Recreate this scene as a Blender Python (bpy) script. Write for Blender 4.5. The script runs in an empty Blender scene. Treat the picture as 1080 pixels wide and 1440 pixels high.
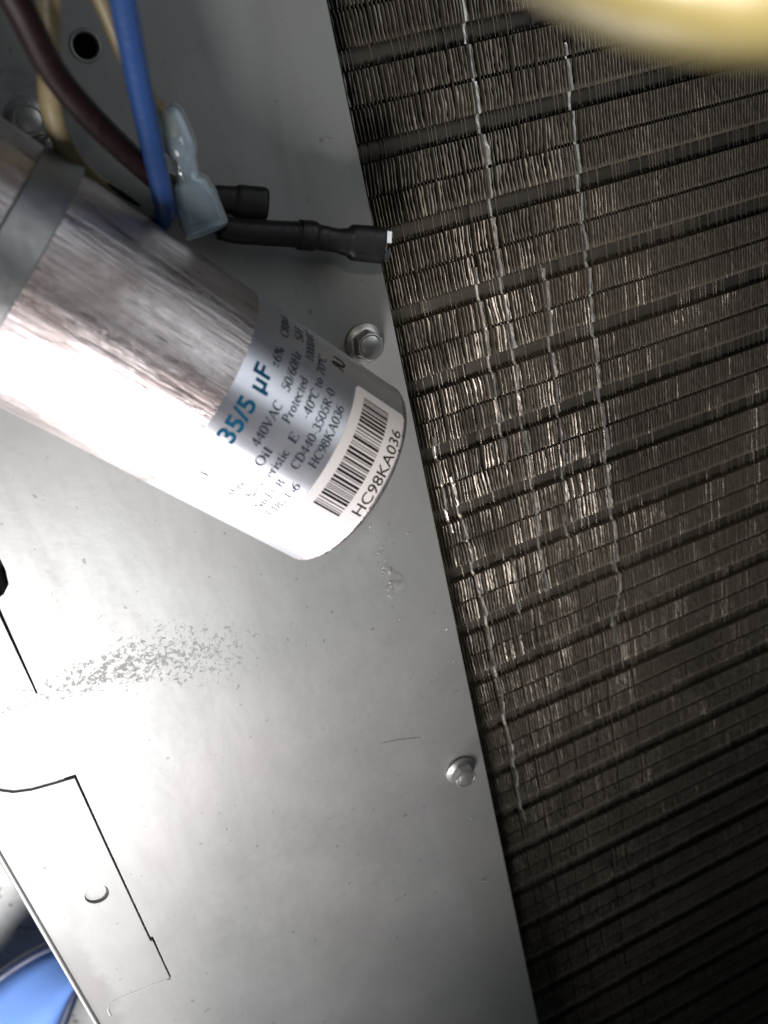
import bpy, bmesh, math, random
import numpy as np
from mathutils import Vector, Matrix, Euler

R = math.radians
MM = 0.001
random.seed(7)
rng = np.random.default_rng(11)
scene = bpy.context.scene
COL = scene.collection

# ------------------------------------------------------------------ camera
# place axes: X right along the coil, Y up the panel, Z out of the panel (panel face z = 0), millimetres * MM
h = Vector((0.91106765, -0.33530196, 0.23985064))      # place X in camera axes (x right, y down, z forward)
d = Vector((0.20561018, 0.87384326, 0.44059324))       # place -Y
n = Vector((0.35732364, 0.35209452, -0.86507183))      # place Z
right = Vector((h.x, -d.x, n.x))
down = Vector((h.y, -d.y, n.y))
fwd = Vector((h.z, -d.z, n.z))
cam = bpy.data.cameras.new('camera')
cam.sensor_fit = 'VERTICAL'
cam.sensor_height = 24.0
cam.lens = 1200.0 / 1440.0 * 24.0
cam.clip_start = 0.004
cam.clip_end = 20.0
cam.dof.use_dof = True
cam.dof.focus_distance = 0.238
cam.dof.aperture_fstop = 9.0
camo = bpy.data.objects.new('camera', cam)
M = Matrix((right, -down, -fwd)).transposed().to_4x4()
M.translation = Vector((0, 0, 220 * MM))
camo.matrix_world = M
COL.objects.link(camo)
scene.camera = camo

# ------------------------------------------------------------------ world, lamps, exposure
w = bpy.data.worlds.new('World')
scene.world = w
w.use_nodes = True
w.node_tree.nodes['Background'].inputs[0].default_value = (0.80, 0.90, 1.0, 1)
w.node_tree.nodes['Background'].inputs[1].default_value = 0.036


def aim(o, loc, target):
    o.location = Vector(loc) * MM
    o.rotation_euler = (Vector(target) - Vector(loc)).to_track_quat('-Z', 'Y').to_euler()


def area(name, loc, target, size, power, color, spread):
    l = bpy.data.lights.new(name, 'AREA')
    l.shape = 'DISK'
    l.size = size * MM
    l.energy = power
    l.color = color
    l.spread = R(spread)
    o = bpy.data.objects.new(name, l)
    aim(o, loc, target)
    COL.objects.link(o)
    return o


def spot(name, loc, target, size, power, color, cone, blend):
    l = bpy.data.lights.new(name, 'SPOT')
    l.energy = power
    l.color = color
    l.spot_size = R(cone)
    l.spot_blend = blend
    l.shadow_soft_size = size * MM
    o = bpy.data.objects.new(name, l)
    aim(o, loc, target)
    COL.objects.link(o)
    return o


# daylight and torch light falling in through the open side, lower left
area('open_side_light', (-120, -290, 272), (-40, -95, 0), 100, 0.355, (1.0, 0.955, 0.962), 92)
# low daylight from outside the open side
area('daylight_opening', (-270, -455, 95), (0, -75, 10), 230, 0.52, (1.0, 0.955, 0.96), 95)
# daylight on the ground outside the panel
area('outdoor_daylight', (-310, -420, 130), (-160, -370, -190), 200, 0.75, (0.97, 0.99, 1.0), 78)
# pale, sky-coloured fill lamp, added to brighten the can's reflections
area('can_fill_light', (270, 60, 330), (15, -45, 25), 260, 0.042, (0.93, 0.96, 1.0), 70)
# phone torch beside the lens, its beam on the coil
spot('phone_torch', (28, 34, 222), (115, -122, -10), 6, 0.92, (1.0, 0.91, 0.79), 42, 1.0)

vs = scene.view_settings
vs.view_transform = 'Standard'
vs.look = 'None'
vs.exposure = 0.0
vs.gamma = 1.0
vs.use_curve_mapping = False
scene.render.engine = 'CYCLES'
scene.cycles.max_bounces = 8
scene.cycles.transmission_bounces = 8


# ------------------------------------------------------------------ material helpers
class NT:
    def __init__(self, name):
        self.m = bpy.data.materials.new(name)
        self.m.use_nodes = True
        self.t = self.m.node_tree
        self.b = self.t.nodes['Principled BSDF']

    def n(self, kind, **kw):
        nd = self.t.nodes.new(kind)
        for k, v in kw.items():
            if k in nd.inputs:
                nd.inputs[k].default_value = v
            else:
                setattr(nd, k, v)
        return nd

    def l(self, a, b):
        self.t.links.new(a, b)

    def obj(self, scale=(1, 1, 1), rot=(0, 0, 0)):
        tc = self.n('ShaderNodeTexCoord')
        mp = self.n('ShaderNodeMapping')
        mp.inputs['Scale'].default_value = scale
        mp.inputs['Rotation'].default_value = rot
        self.l(tc.outputs['Object'], mp.inputs['Vector'])
        return mp.outputs['Vector']

    def noise(self, vec, scale, detail=4, rough=0.55, dist=0.0):
        nd = self.n('ShaderNodeTexNoise')
        nd.inputs['Scale'].default_value = scale
        nd.inputs['Detail'].default_value = detail
        nd.inputs['Roughness'].default_value = rough
        nd.inputs['Distortion'].default_value = dist
        self.l(vec, nd.inputs['Vector'])
        return nd.outputs['Fac']

    def ramp(self, fac, stops, interp='LINEAR'):
        nd = self.n('ShaderNodeValToRGB')
        cr = nd.color_ramp
        cr.interpolation = interp
        while len(cr.elements) < len(stops):
            cr.elements.new(0.5)
        for e, (p, c) in zip(cr.elements, stops):
            e.position = p
            e.color = (c, c, c, 1) if isinstance(c, (int, float)) else (*c, 1)
        self.l(fac, nd.inputs['Fac'])
        return nd.outputs['Color']

    def math(self, op, a, b=None, clamp=False):
        nd = self.n('ShaderNodeMath', operation=op, use_clamp=clamp)
        for i, v in enumerate((a, b)):
            if v is None:
                continue
            if isinstance(v, (int, float)):
                nd.inputs[i].default_value = v
            else:
                self.l(v, nd.inputs[i])
        return nd.outputs[0]

    def mix(self, fac, a, b):
        nd = self.n('ShaderNodeMix', data_type='RGBA')
        for s, v in ((nd.inputs['Factor'], fac), (nd.inputs['A'], a), (nd.inputs['B'], b)):
            if isinstance(v, tuple):
                s.default_value = (*v, 1)
            elif isinstance(v, (int, float)):
                s.default_value = v
            else:
                self.l(v, s)
        return nd.outputs['Result']

    def bump(self, height, strength, dist):
        nd = self.n('ShaderNodeBump')
        nd.inputs['Strength'].default_value = strength
        nd.inputs['Distance'].default_value = dist
        self.l(height, nd.inputs['Height'])
        self.l(nd.outputs[0], self.b.inputs['Normal'])
        return nd

    def set(self, **kw):
        for k, v in kw.items():
            k = {'color': 'Base Color', 'metal': 'Metallic', 'rough': 'Roughness', 'trans': 'Transmission Weight',
                 'ior': 'IOR', 'spec': 'Specular IOR Level', 'aniso': 'Anisotropic', 'coat': 'Coat Weight', 'sub': 'Subsurface Weight'}.get(k, k)
            s = self.b.inputs[k]
            if isinstance(v, tuple):
                s.default_value = (*v, 1)
            elif isinstance(v, (int, float)):
                s.default_value = v
            else:
                self.l(v, s)
        return self


MAT = {}


def plastic(name, color, rough=0.4, var=0.25, scale=900, **kw):
    t = NT(name)
    v = t.obj()
    f = t.noise(v, scale * 0.25, 5, 0.6)
    dark = tuple(c * (1 - var) for c in color)
    t.set(color=t.mix(f, dark, color), **kw)
    t.set(rough=t.ramp(t.noise(v, scale, 3), [(0.3, max(0.05, rough - 0.1)), (0.7, rough + 0.12)]))
    t.bump(t.noise(v, scale * 0.6, 3), 0.04, 0.0002)
    MAT[name] = t.m
    return t.m


def galvanised():
    t = NT('galvanised_steel')
    v = t.obj()
    vor = t.n('ShaderNodeTexVoronoi')
    vor.inputs['Scale'].default_value = 95
    t.l(v, vor.inputs['Vector'])
    cloud = t.noise(v, 22, 5, 0.6)
    fine = t.noise(v, 420, 4, 0.65)
    sep = t.n('ShaderNodeSeparateXYZ')
    t.l(v, sep.inputs[0])
    # scuffed, flaked long blotch, glare's broken edge painted in, running right and slightly up
    pv = t.n('ShaderNodeMapping')
    pv.vector_type = 'POINT'
    t.l(v, pv.inputs['Vector'])
    pv.inputs['Location'].default_value = (0.0215, -0.0170, 0)
    sp2 = t.n('ShaderNodeSeparateXYZ')
    t.l(pv.outputs[0], sp2.inputs[0])
    ex = t.math('MULTIPLY', sp2.outputs[0], 1 / 0.048)
    wid = t.math('MAXIMUM', t.math('ADD', t.math('MULTIPLY', sp2.outputs[0], 0.24), 0.0115), 0.0032)
    cy = t.math('ADD', t.math('SUBTRACT', sp2.outputs[1], 0.005), t.math('MULTIPLY', t.math('POWER', t.math('ABSOLUTE', t.math('ADD', sp2.outputs[0], 0.02)), 2.0), 4.2))
    ey = t.math('DIVIDE', cy, wid)
    rr = t.math('ADD', t.math('POWER', t.math('ABSOLUTE', ex), 3.0), t.math('POWER', t.math('ABSOLUTE', ey), 2.0))
    inside = t.math('SUBTRACT', 1.0, rr, True)
    fl = t.noise(v, 760, 4, 0.68, 0.6)
    thr = t.math('SUBTRACT', 0.685, t.math('MULTIPLY', inside, 0.20))
    flake = t.ramp(t.math('SUBTRACT', fl, thr), [(0.0, 0.0), (0.10, 1.0)])
    # loose dirt specks over the whole sheet
    sp = t.noise(v, 380, 2, 0.5)
    speck = t.ramp(sp, [(0.715, 0.0), (0.74, 1.0)])
    # long scratches
    sv = t.obj((40, 900, 1), (0, 0, R(12)))
    scr = t.ramp(t.noise(sv, 1.0, 3, 0.6), [(0.70, 0.0), (0.76, 1.0)])
    base = t.ramp(cloud, [(0.25, (0.315, 0.325, 0.313)), (0.75, (0.435, 0.447, 0.43))])
    base = t.mix(t.math('MULTIPLY', vor.outputs['Color'], 0.12), base, (0.50, 0.50, 0.49))
    base = t.mix(t.math('MULTIPLY', flake, 0.42), base, (0.29, 0.325, 0.315))
    base = t.mix(t.math('MULTIPLY', speck, 0.75), base, (0.09, 0.085, 0.08))
    tiny = t.ramp(t.noise(v, 1100, 2, 0.5), [(0.715, 0.0), (0.76, 1.0)])
    base = t.mix(t.math('MULTIPLY', tiny, 0.55), base, (0.10, 0.095, 0.09))
    base = t.mix(t.math('MULTIPLY', scr, 0.35), base, (0.16, 0.16, 0.155))
    # dull brown film of old grime along the coil side, ragged inner edge
    edge = t.math('ADD', sep.outputs[0], t.math('MULTIPLY', t.math('SUBTRACT', t.noise(v, 28, 5, 0.6), 0.5), 0.022))
    grime = t.ramp(edge, [(0.054, 0.0), (0.060, 1.0)])
    base = t.mix(t.math('MULTIPLY', grime, 0.30), base, (0.20, 0.185, 0.15))
    # grey smudge beside the folded left edge
    le = t.math('ADD', sep.outputs[0], t.math('MULTIPLY', t.math('SUBTRACT', t.noise(v, 60, 6, 0.7), 0.5), 0.016))
    soot = t.math('MULTIPLY', t.ramp(t.math('MULTIPLY', le, -1.0), [(0.0685, 0.0), (0.0705, 1.0)]), t.ramp(t.math('ADD', t.math('MULTIPLY', sep.outputs[1], -1.0), 0.0), [(0.055, 0.0), (0.075, 1.0)]))
    base = t.mix(t.math('MULTIPLY', soot, 0.6), base, (0.15, 0.145, 0.14))
    # faint greenish and rosy cast of the zinc
    tint = t.noise(v, 9, 3, 0.5)
    base = t.mix(0.35, base, t.ramp(tint, [(0.35, (0.30, 0.345, 0.335)), (0.65, (0.40, 0.365, 0.365))]))
    # wiped smears and rolling grain
    smear = t.noise(t.obj((1.0, 0.22, 1), (0, 0, R(-14))), 90, 5, 0.62, 0.8)
    base = t.mix(t.math('MULTIPLY', t.ramp(smear, [(0.45, 0.0), (0.70, 1.0)]), 0.28), base, (0.24, 0.24, 0.235))
    base = t.mix(t.math('MULTIPLY', t.noise(v, 2200, 2, 0.5), 0.22), base, (0.46, 0.46, 0.455))
    rough = t.math('ADD', t.math('MULTIPLY', cloud, 0.16), 0.37)
    rough = t.math('ADD', rough, t.math('MULTIPLY', t.math('SUBTRACT', smear, 0.5), 0.16))
    rough = t.math('ADD', rough, t.math('MULTIPLY', fine, 0.10))
    rough = t.math('ADD', rough, t.math('MULTIPLY', flake, 0.28))
    rough = t.math('SUBTRACT', rough, t.math('MULTIPLY', scr, 0.08))
    t.set(color=base, rough=rough, metal=0.57)
    hgt = t.math('ADD', t.math('MULTIPLY', cloud, 1.0), t.math('MULTIPLY', fine, 0.12))
    hgt = t.math('SUBTRACT', hgt, t.math('MULTIPLY', flake, 0.2))
    t.bump(hgt, 0.30, 0.0006)
    MAT['galv'] = t.m


def metal(name, color, rough, var=0.1, scale=700, m=1.0, bump=0.2):
    t = NT(name)
    v = t.obj()
    f = t.noise(v, scale * 0.3, 4, 0.6)
    t.set(color=t.mix(f, tuple(c * (1 - 2 * var) for c in color), color), metal=m)
    t.set(rough=t.ramp(t.noise(v, scale, 4), [(0.25, max(0.05, rough - var)), (0.75, rough + var)]))
    t.bump(t.noise(v, scale * 0.8, 4), bump, 0.0003)
    MAT[name] = t.m
    return t.m


def can_metal():
    t = NT('scratched_aluminium_can')
    long_ = t.obj((1.0, 1.0, 0.09))                      # local Z is the can's axis
    long2 = t.obj((1.0, 1.0, 0.035))
    s1 = t.noise(long_, 620, 6, 0.66, 0.5)
    s2 = t.noise(long2, 1700, 4, 0.6)
    blot = t.noise(t.obj((1, 1, 0.45)), 75, 5, 0.6, 0.8)
    col = t.ramp(s1, [(0.28, (0.42, 0.375, 0.365)), (0.48, (0.72, 0.665, 0.66)), (0.72, (0.88, 0.84, 0.845))])
    col = t.mix(t.ramp(blot, [(0.40, 0.0), (0.64, 0.85)]), col, (0.40, 0.335, 0.32))
    dark = t.ramp(t.noise(long_, 900, 3, 0.6, 0.4), [(0.62, 0.0), (0.68, 1.0)])
    col = t.mix(t.math('MULTIPLY', dark, 0.8), col, (0.10, 0.085, 0.085))
    t.set(color=col, metal=0.93)
    t.set(rough=t.ramp(t.math('ADD', t.math('MULTIPLY', s1, 0.6), t.math('MULTIPLY', blot, 0.4)), [(0.35, 0.24), (0.65, 0.46)]))
    t.bump(t.math('ADD', s1, t.math('MULTIPLY', s2, 0.5)), 0.45, 0.0006)
    MAT['can'] = t.m
    t = NT('clear_print_label_over_aluminium')
    v = t.obj((1, 1, 0.25))
    f = t.noise(v, 160, 4)
    t.set(color=t.mix(f, (0.70, 0.72, 0.78), (0.80, 0.82, 0.88)), metal=0.88, rough=t.ramp(f, [(0.3, 0.30), (0.7, 0.40)]))
    t.bump(t.noise(v, 400, 3), 0.08, 0.0003)
    MAT['film'] = t.m


galvanised()
can_metal()
metal('strap', (0.44, 0.45, 0.45), 0.42, 0.08, 350, 0.85)
metal('screw', (0.60, 0.59, 0.57), 0.36, 0.08, 900, 0.85, 0.01)
metal('fin', (0.185, 0.158, 0.122), 0.55, 0.06, 300, 0.45, 0.05)
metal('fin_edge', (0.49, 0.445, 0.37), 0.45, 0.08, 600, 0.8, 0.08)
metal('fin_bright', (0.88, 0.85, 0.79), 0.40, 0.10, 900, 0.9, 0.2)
metal('tube', (0.088, 0.077, 0.062), 0.60, 0.06, 250, 0.45, 0.06)
metal('tin', (0.66, 0.66, 0.65), 0.24, 0.06, 1500)
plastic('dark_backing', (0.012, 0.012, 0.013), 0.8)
plastic('blue_insulation', (0.025, 0.066, 0.20), 0.2, 0.2)
plastic('brown_insulation', (0.013, 0.0045, 0.005), 0.42, 0.25, spec=0.3)
plastic('tan_insulation', (0.33, 0.27, 0.15), 0.42, 0.2)
plastic('yellow_insulation', (0.17, 0.145, 0.06), 0.38, 0.1)
plastic('black_sleeve', (0.016, 0.015, 0.016), 0.48, 0.3)
plastic('ink', (0.045, 0.060, 0.090), 0.5, 0.2, spec=0.03)
plastic('teal_ink', (0.010, 0.130, 0.25), 0.5, 0.2, spec=0.03)
plastic('black_ink', (0.012, 0.011, 0.012), 0.55, 0.2, spec=0.03)
plastic('paper', (0.80, 0.77, 0.77), 0.55, 0.05)
plastic('blue_rubber', (0.11, 0.22, 0.55), 0.8, 0.12, 120)
plastic('navy_rubber', (0.012, 0.018, 0.06), 0.5, 0.2, 120)
plastic('white_cloth', (0.82, 0.83, 0.84), 0.7, 0.06, 60)
t = NT('clear_nylon')
t.set(color=t.mix(t.noise(t.obj(), 400, 3), (0.58, 0.78, 0.90), (0.80, 0.93, 0.99)), rough=0.20, trans=0.78, ior=1.42)
t.bump(t.noise(t.obj(), 350, 3), 0.25, 0.0005)
MAT['nylon'] = t.m
t = NT('clear_droplet')
t.set(color=(0.9, 0.9, 0.88), rough=0.06, trans=0.85, ior=1.4)
MAT['droplet'] = t.m
t = NT('concrete')
v = t.obj()
cf = t.noise(v, 30, 6, 0.65)
ck = t.ramp(t.noise(v, 110, 3), [(0.63, 0.0), (0.67, 1.0)])
t.set(color=t.mix(ck, t.ramp(cf, [(0.3, (0.42, 0.41, 0.395)), (0.7, (0.62, 0.61, 0.59))]), (0.16, 0.15, 0.14)), rough=0.85)
t.bump(t.noise(v, 220, 6, 0.7), 0.6, 0.003)
MAT['concrete'] = t.m


# ------------------------------------------------------------------ object helpers
def link(name, me, mat=None, parent=None, smooth=True):
    o = bpy.data.objects.new(name, me)
    COL.objects.link(o)
    if mat is not None:
        me.materials.clear()
        me.materials.append(MAT[mat])
    if smooth and len(me.polygons):
        me.polygons.foreach_set('use_smooth', [True] * len(me.polygons))
    if parent is not None:
        o.parent = parent
    return o


def tag(o, label, cat, group=None, kind=None):
    o['label'] = label
    if cat:
        o['category'] = cat
    if group:
        o['group'] = group
    if kind:
        o['kind'] = kind
    return o


def empty(name, loc=(0, 0, 0), mat=None):
    o = bpy.data.objects.new(name, None)
    o.empty_display_size = 0.01
    COL.objects.link(o)
    if mat is not None:
        o.matrix_world = mat
    else:
        o.location = Vector(loc) * MM
    return o


def pydata(name, verts, faces):
    me = bpy.data.meshes.new(name)
    me.from_pydata([tuple(c * MM for c in v) for v in verts], [], faces)
    me.validate()
    me.update()
    return me


def crease(o, ang=35):
    me = o.data
    try:
        me.set_sharp_from_angle(angle=R(ang))
    except Exception:
        pass
    return o


def box_mesh(name, x0, x1, y0, y1, z0, z1, bev=0.0, seg=2):
    bm = bmesh.new()
    bmesh.ops.create_cube(bm, size=1.0)
    for v in bm.verts:
        v.co = Vector(((x0 + x1) / 2 + v.co.x * (x1 - x0), (y0 + y1) / 2 + v.co.y * (y1 - y0), (z0 + z1) / 2 + v.co.z * (z1 - z0))) * MM
    if bev:
        bmesh.ops.bevel(bm, geom=bm.edges[:], offset=bev * MM, segments=seg, affect='EDGES', profile=0.5)
    me = bpy.data.meshes.new(name)
    bm.to_mesh(me)
    bm.free()
    return me


def lathe(name, prof, segs=64, cap=True):
    """profile [(z, r)] revolved about local Z"""
    vs_, fs = [], []
    for z, r in prof:
        for k in range(segs):
            a = 2 * math.pi * k / segs
            vs_.append((r * math.cos(a), r * math.sin(a), z))
    for i in range(len(prof) - 1):
        for k in range(segs):
            k2 = (k + 1) % segs
            fs.append((i * segs + k, i * segs + k2, (i + 1) * segs + k2, (i + 1) * segs + k))
    if cap:
        fs.append(tuple(range(segs))[::-1])
        fs.append(tuple((len(prof) - 1) * segs + k for k in range(segs)))
    return pydata(name, vs_, fs)


def smooth_path(pts, sub=8):
    out = []
    P = [Vector(p) for p in pts]
    Q = [P[0] * 2 - P[1]] + P + [P[-1] * 2 - P[-2]]
    for i in range(1, len(Q) - 2):
        for k in range(sub):
            u = k / sub
            a, b, c, e = Q[i - 1], Q[i], Q[i + 1], Q[i + 2]
            out.append(0.5 * ((2 * b) + (c - a) * u + (2 * a - 5 * b + 4 * c - e) * u * u + (3 * b - a - 3 * c + e) * u ** 3))
    out.append(P[-1])
    return out


def sweep(name, path, prof, segs=20, up=(0, 0, 1), square=2.0, hollow=False):
    """path of points; prof = list of (half width, half height) per point; superellipse section"""
    n_ = len(path)
    vs_, fs = [], []
    upv = Vector(up)
    for i, p in enumerate(path):
        tdir = (path[min(i + 1, n_ - 1)] - path[max(i - 1, 0)]).normalized()
        side = tdir.cross(upv)
        if side.length < 1e-4:
            side = tdir.cross(Vector((1, 0, 0)))
        side.normalize()
        u = side.cross(tdir).normalized()
        a_, b_ = prof[i]
        for k in range(segs):
            an = 2 * math.pi * k / segs
            ca, sa = math.cos(an), math.sin(an)
            x = math.copysign(abs(ca) ** (2 / square), ca) * a_
            y = math.copysign(abs(sa) ** (2 / square), sa) * b_
            q = p + side * x + u * y
            vs_.append(tuple(q))
    for i in range(n_ - 1):
        for k in range(segs):
            k2 = (k + 1) % segs
            fs.append((i * segs + k, i * segs + k2, (i + 1) * segs + k2, (i + 1) * segs + k))
    if not hollow:
        fs.append(tuple(range(segs))[::-1])
        fs.append(tuple((n_ - 1) * segs + k for k in range(segs)))
    return pydata(name, vs_, fs)


def wire_mesh(name, pts, rad, sub=8, end=True):
    p = smooth_path(pts, sub)
    pr = [(rad, rad)] * len(p)
    if end:                                    # rounded cut at the visible end
        tdir = (p[-1] - p[-2]).normalized()
        for k, f in ((0.35, 0.92), (0.6, 0.7), (0.72, 0.35)):
            p.append(p[len(pr) - 1] + tdir * rad * 0.25)
            pr.append((rad * f, rad * f))
    return sweep(name, p, pr, 24)


def lerp_profile(stations, pts, sub=6):
    """stations: per control point (half width, half height); returns smooth path + profiles"""
    p = smooth_path(pts, sub)
    pr = []
    for i in range(len(pts) - 1):
        for k in range(sub):
            u = k / sub
            u = u * u * (3 - 2 * u)
            pr.append(tuple(stations[i][j] * (1 - u) + stations[i + 1][j] * u for j in (0, 1)))
    pr.append(stations[-1])
    return p, pr


# ------------------------------------------------------------------ structure: ground outside, lower left
bm = bmesh.new()
bmesh.ops.create_grid(bm, x_segments=60, y_segments=60, size=0.5)
for v_ in bm.verts:
    v_.co.z += 0.0015 * math.sin(v_.co.x * 91 + 2 * math.sin(v_.co.y * 37)) + random.uniform(-0.0006, 0.0006)
me = bpy.data.meshes.new('ground')
bm.to_mesh(me)
bm.free()
g = link('ground', me, 'concrete')
g.location = Vector((-330, -420, -190)) * MM
g['kind'] = 'structure'

# ------------------------------------------------------------------ mounting panel (real cuts and holes)
panel = empty('mounting_plate', (0, -150, 0))
tag(panel, 'galvanised sheet metal panel with slits, round holes and hex screws, beside the coil', 'metal panel')


def panel_sheet():
    cu = bpy.data.curves.new('sheet', 'CURVE')
    cu.dimensions = '2D'
    cu.fill_mode = 'BOTH'
    cu.extrude = 0.5 * MM
    cu.bevel_depth = 0.12 * MM
    cu.bevel_resolution = 1
    loops = []
    loops.append([(-75.6, 75), (75.8, 75), (75.8, -520), (-75.6, -520)])
    circ = lambda x, y, r, k=28, e=1.0: [(x + r * math.cos(2 * math.pi * i / k), y + r * e * math.sin(2 * math.pi * i / k)) for i in range(k)]
    loops.append(circ(19.4, 20.2, 2.7))
    loops.append(circ(-57.6, -202.8, 3.7))
    # upper opening with the slit that runs out of its corner
    up = [(-64, -70), (-43.5, -70), (-42.0, -70.6), (-41.3, -72.0), (-41.1, -90), (-41.9, -94.0), (-44.0, -96.2), (-46.2, -97.0),
          (-46.4, -100), (-47.2, -127.7), (-47.8, -127.7), (-47.35, -100), (-47.3, -97.5), (-64, -97.5)]
    loops.append(up)
    # lower cut: curved top edge of the flap, then the slit with its jog
    low = [(-70, -148.5), (-66.5, -152.4), (-64.0, -154.4), (-60.0, -155.9), (-54, -156.9), (-47.7, -157.6),
           (-48.4, -185), (-49.15, -228.8), (-48.4, -229.4), (-48.9, -250), (-49.7, -250), (-49.3, -231.0), (-50.0, -230.6), (-50.0, -229.2),
           (-49.2, -185), (-48.6, -158.9), (-54, -158.2), (-60.3, -157.2), (-64.8, -155.6), (-67.4, -153.5), (-70.9, -149.4)]
    loops.append(low)
    for lp in loops:
        s = cu.splines.new('POLY')
        s.points.add(len(lp) - 1)
        for p_, (x, y) in zip(s.points, lp):
            p_.co = (x * MM, (y + 150) * MM, 0, 1)
        s.use_cyclic_u = True
    o = bpy.data.objects.new('tmp', cu)
    COL.objects.link(o)
    dg = bpy.context.evaluated_depsgraph_get()
    me_ = bpy.data.meshes.new_from_object(o.evaluated_get(dg))
    bpy.data.objects.remove(o)
    return me_


me = panel_sheet()
sheet = link('sheet', me, 'galv', panel, smooth=False)
sheet.location = (0, 0, -0.62 * MM)
# folded hem along the left edge
hp = [Vector((-76.0, y, -0.35)) for y in range(225, -376, -25)]
hem = link('hem', sweep('hem', hp, [(0.9, 0.9)] * len(hp), 16), 'galv', panel)
kn = lathe('knockout', [(-3.0, 3.3), (-0.85, 3.3), (-0.7, 3.15), (-0.7, 0.3)], 36)
k_ = link('knockout', kn, 'galv', panel, False)
k_.location = Vector((-57.9, -52.4, 0)) * MM
bur = lathe('hole_rim', [(-0.3, 2.65), (0.25, 2.75), (0.4, 3.0), (0.25, 3.35), (-0.1, 3.6)], 36, False)
k_ = link('hole_rim', bur, 'galv', panel)
k_.location = Vector((19.4, 170.2, 0)) * MM
# added strip that keeps the slit dark, and the side return of the panel
link('slit_backing', box_mesh('slit_backing', -53.0, -28, -260, 100, -9.0, -7.8, 0.3), 'dark_backing', panel, False)
link('hole_backing', box_mesh('hole_backing', -70, 64, 50, 222, -24, -22), 'dark_backing', panel, False)  # added dark sheet, keeps the upper hole dark
link('side_return', box_mesh('side_return', 74.6, 75.6, -370, 225, -9.6, -1.5, 0.2), 'strap', panel, False)
sp_ = smooth_path([(41.5, -43.0, 0.0), (48.2, -44.9, 0.0), (55.3, -47.6, 0.0)], 4)
link('scratch', sweep('scratch', sp_, [(0.11, 0.04)] * len(sp_), 6), 'dark_backing', panel)
# faint stamped crease near the flap's foot
cp = smooth_path([(-49.5, -100.3, 0.0), (-58, -99.2, 0.0), (-67, -98.4, 0.0), (-70.6, -100.0, 0.0), (-71.3, -104, 0.0)], 6)
link('crease', sweep('crease', cp, [(0.35, 0.10)] * len(cp), 8), 'galv', panel)


# ------------------------------------------------------------------ hex flange screws
def screw(loc, rot, tilt, label, scale=1.0):
    root = empty('hex_screw', loc)
    root.rotation_euler = (tilt[0], tilt[1], rot)
    root.scale = (scale,) * 3
    tag(root, label, 'screw', 'hex flange screws in the panel')
    fl = lathe('flange', [(0.0, 5.0), (0.35, 5.15), (0.75, 5.0), (1.25, 4.1), (1.45, 3.6)], 48)
    crease(link('flange', fl, 'screw', root), 40)
    bm_ = bmesh.new()
    rings = []
    for z, r in ((1.3, 3.85), (4.0, 3.85), (4.5, 3.5)):
        rings.append([bm_.verts.new((r * MM * math.cos(k * math.pi / 3), r * MM * math.sin(k * math.pi / 3), z * MM)) for k in range(6)])
    for a_, b_ in zip(rings, rings[1:]):
        for k in range(6):
            bm_.faces.new((a_[k], a_[(k + 1) % 6], b_[(k + 1) % 6], b_[k]))
    bm_.faces.new(rings[-1])
    bmesh.ops.bevel(bm_, geom=bm_.edges[:], offset=0.16 * MM, segments=2, affect='EDGES')
    m_ = bpy.data.meshes.new('hex_head')
    bm_.to_mesh(m_)
    bm_.free()
    hd = crease(link('hex_head', m_, 'screw', root), 30)
    dish = lathe('head_recess', [(4.45, 3.25), (4.75, 3.2), (4.8, 3.0), (4.2, 2.85), (4.15, 2.7), (4.75, 2.6), (4.85, 2.4), (4.85, 0.2)], 36)
    crease(link('head_recess', dish, 'screw', hd), 45)
    return root


screw((66.6, -61.4, 0.0), R(20), (0, 0), 'hex screw at the panel edge, just above the capacitor barcode', 1.1)
screw((66.6, -218.8, 0.0), R(48), (R(2), R(-3)), 'hex screw lower on the panel, alone near the coil edge', 1.08)
screw((2.6, 8.4, 1.3), R(5), (0, 0), 'hex screw partly hidden by the tan wire above the strap', 1.02)

# ------------------------------------------------------------------ capacitor
AX = Vector((math.cos(R(-49.16)) * math.cos(R(-0.89)), math.sin(R(-49.16)) * math.cos(R(-0.89)), math.sin(R(-0.89))))
SIDE = Vector((-AX.y, AX.x, 0)).normalized()
UP = AX.cross(SIDE)
C0 = Vector((9.79, -42.91, 25.35))
MC = Matrix((UP, SIDE, AX)).transposed().to_4x4()     # local X = up (theta 0), local Y = theta 90, local Z = axis
MC.translation = C0 * MM
capac = empty('capacitor', mat=MC)
tag(capac, 'scratched silver cylindrical capacitor with blue print and a barcode sticker, lying across the panel', 'capacitor')
RC = 25.0
prof = [(-78, 23.0), (-77.2, 24.6), (-76, RC), (-60, RC), (-40, RC), (-20, RC), (0, RC), (20, RC), (40, RC), (53.2, RC), (53.6, 25.12), (54.1, 25.12), (54.6, 24.8), (55.1, 24.0), (55.2, 23.0), (54.6, 22.5), (53.5, 22.3), (53.4, 10)]
can = crease(link('can', lathe('can', prof, 144), 'can', capac), 50)


def on_can(s, th, r):
    return (r * math.cos(R(th)), r * math.sin(R(th)), s)


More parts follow.
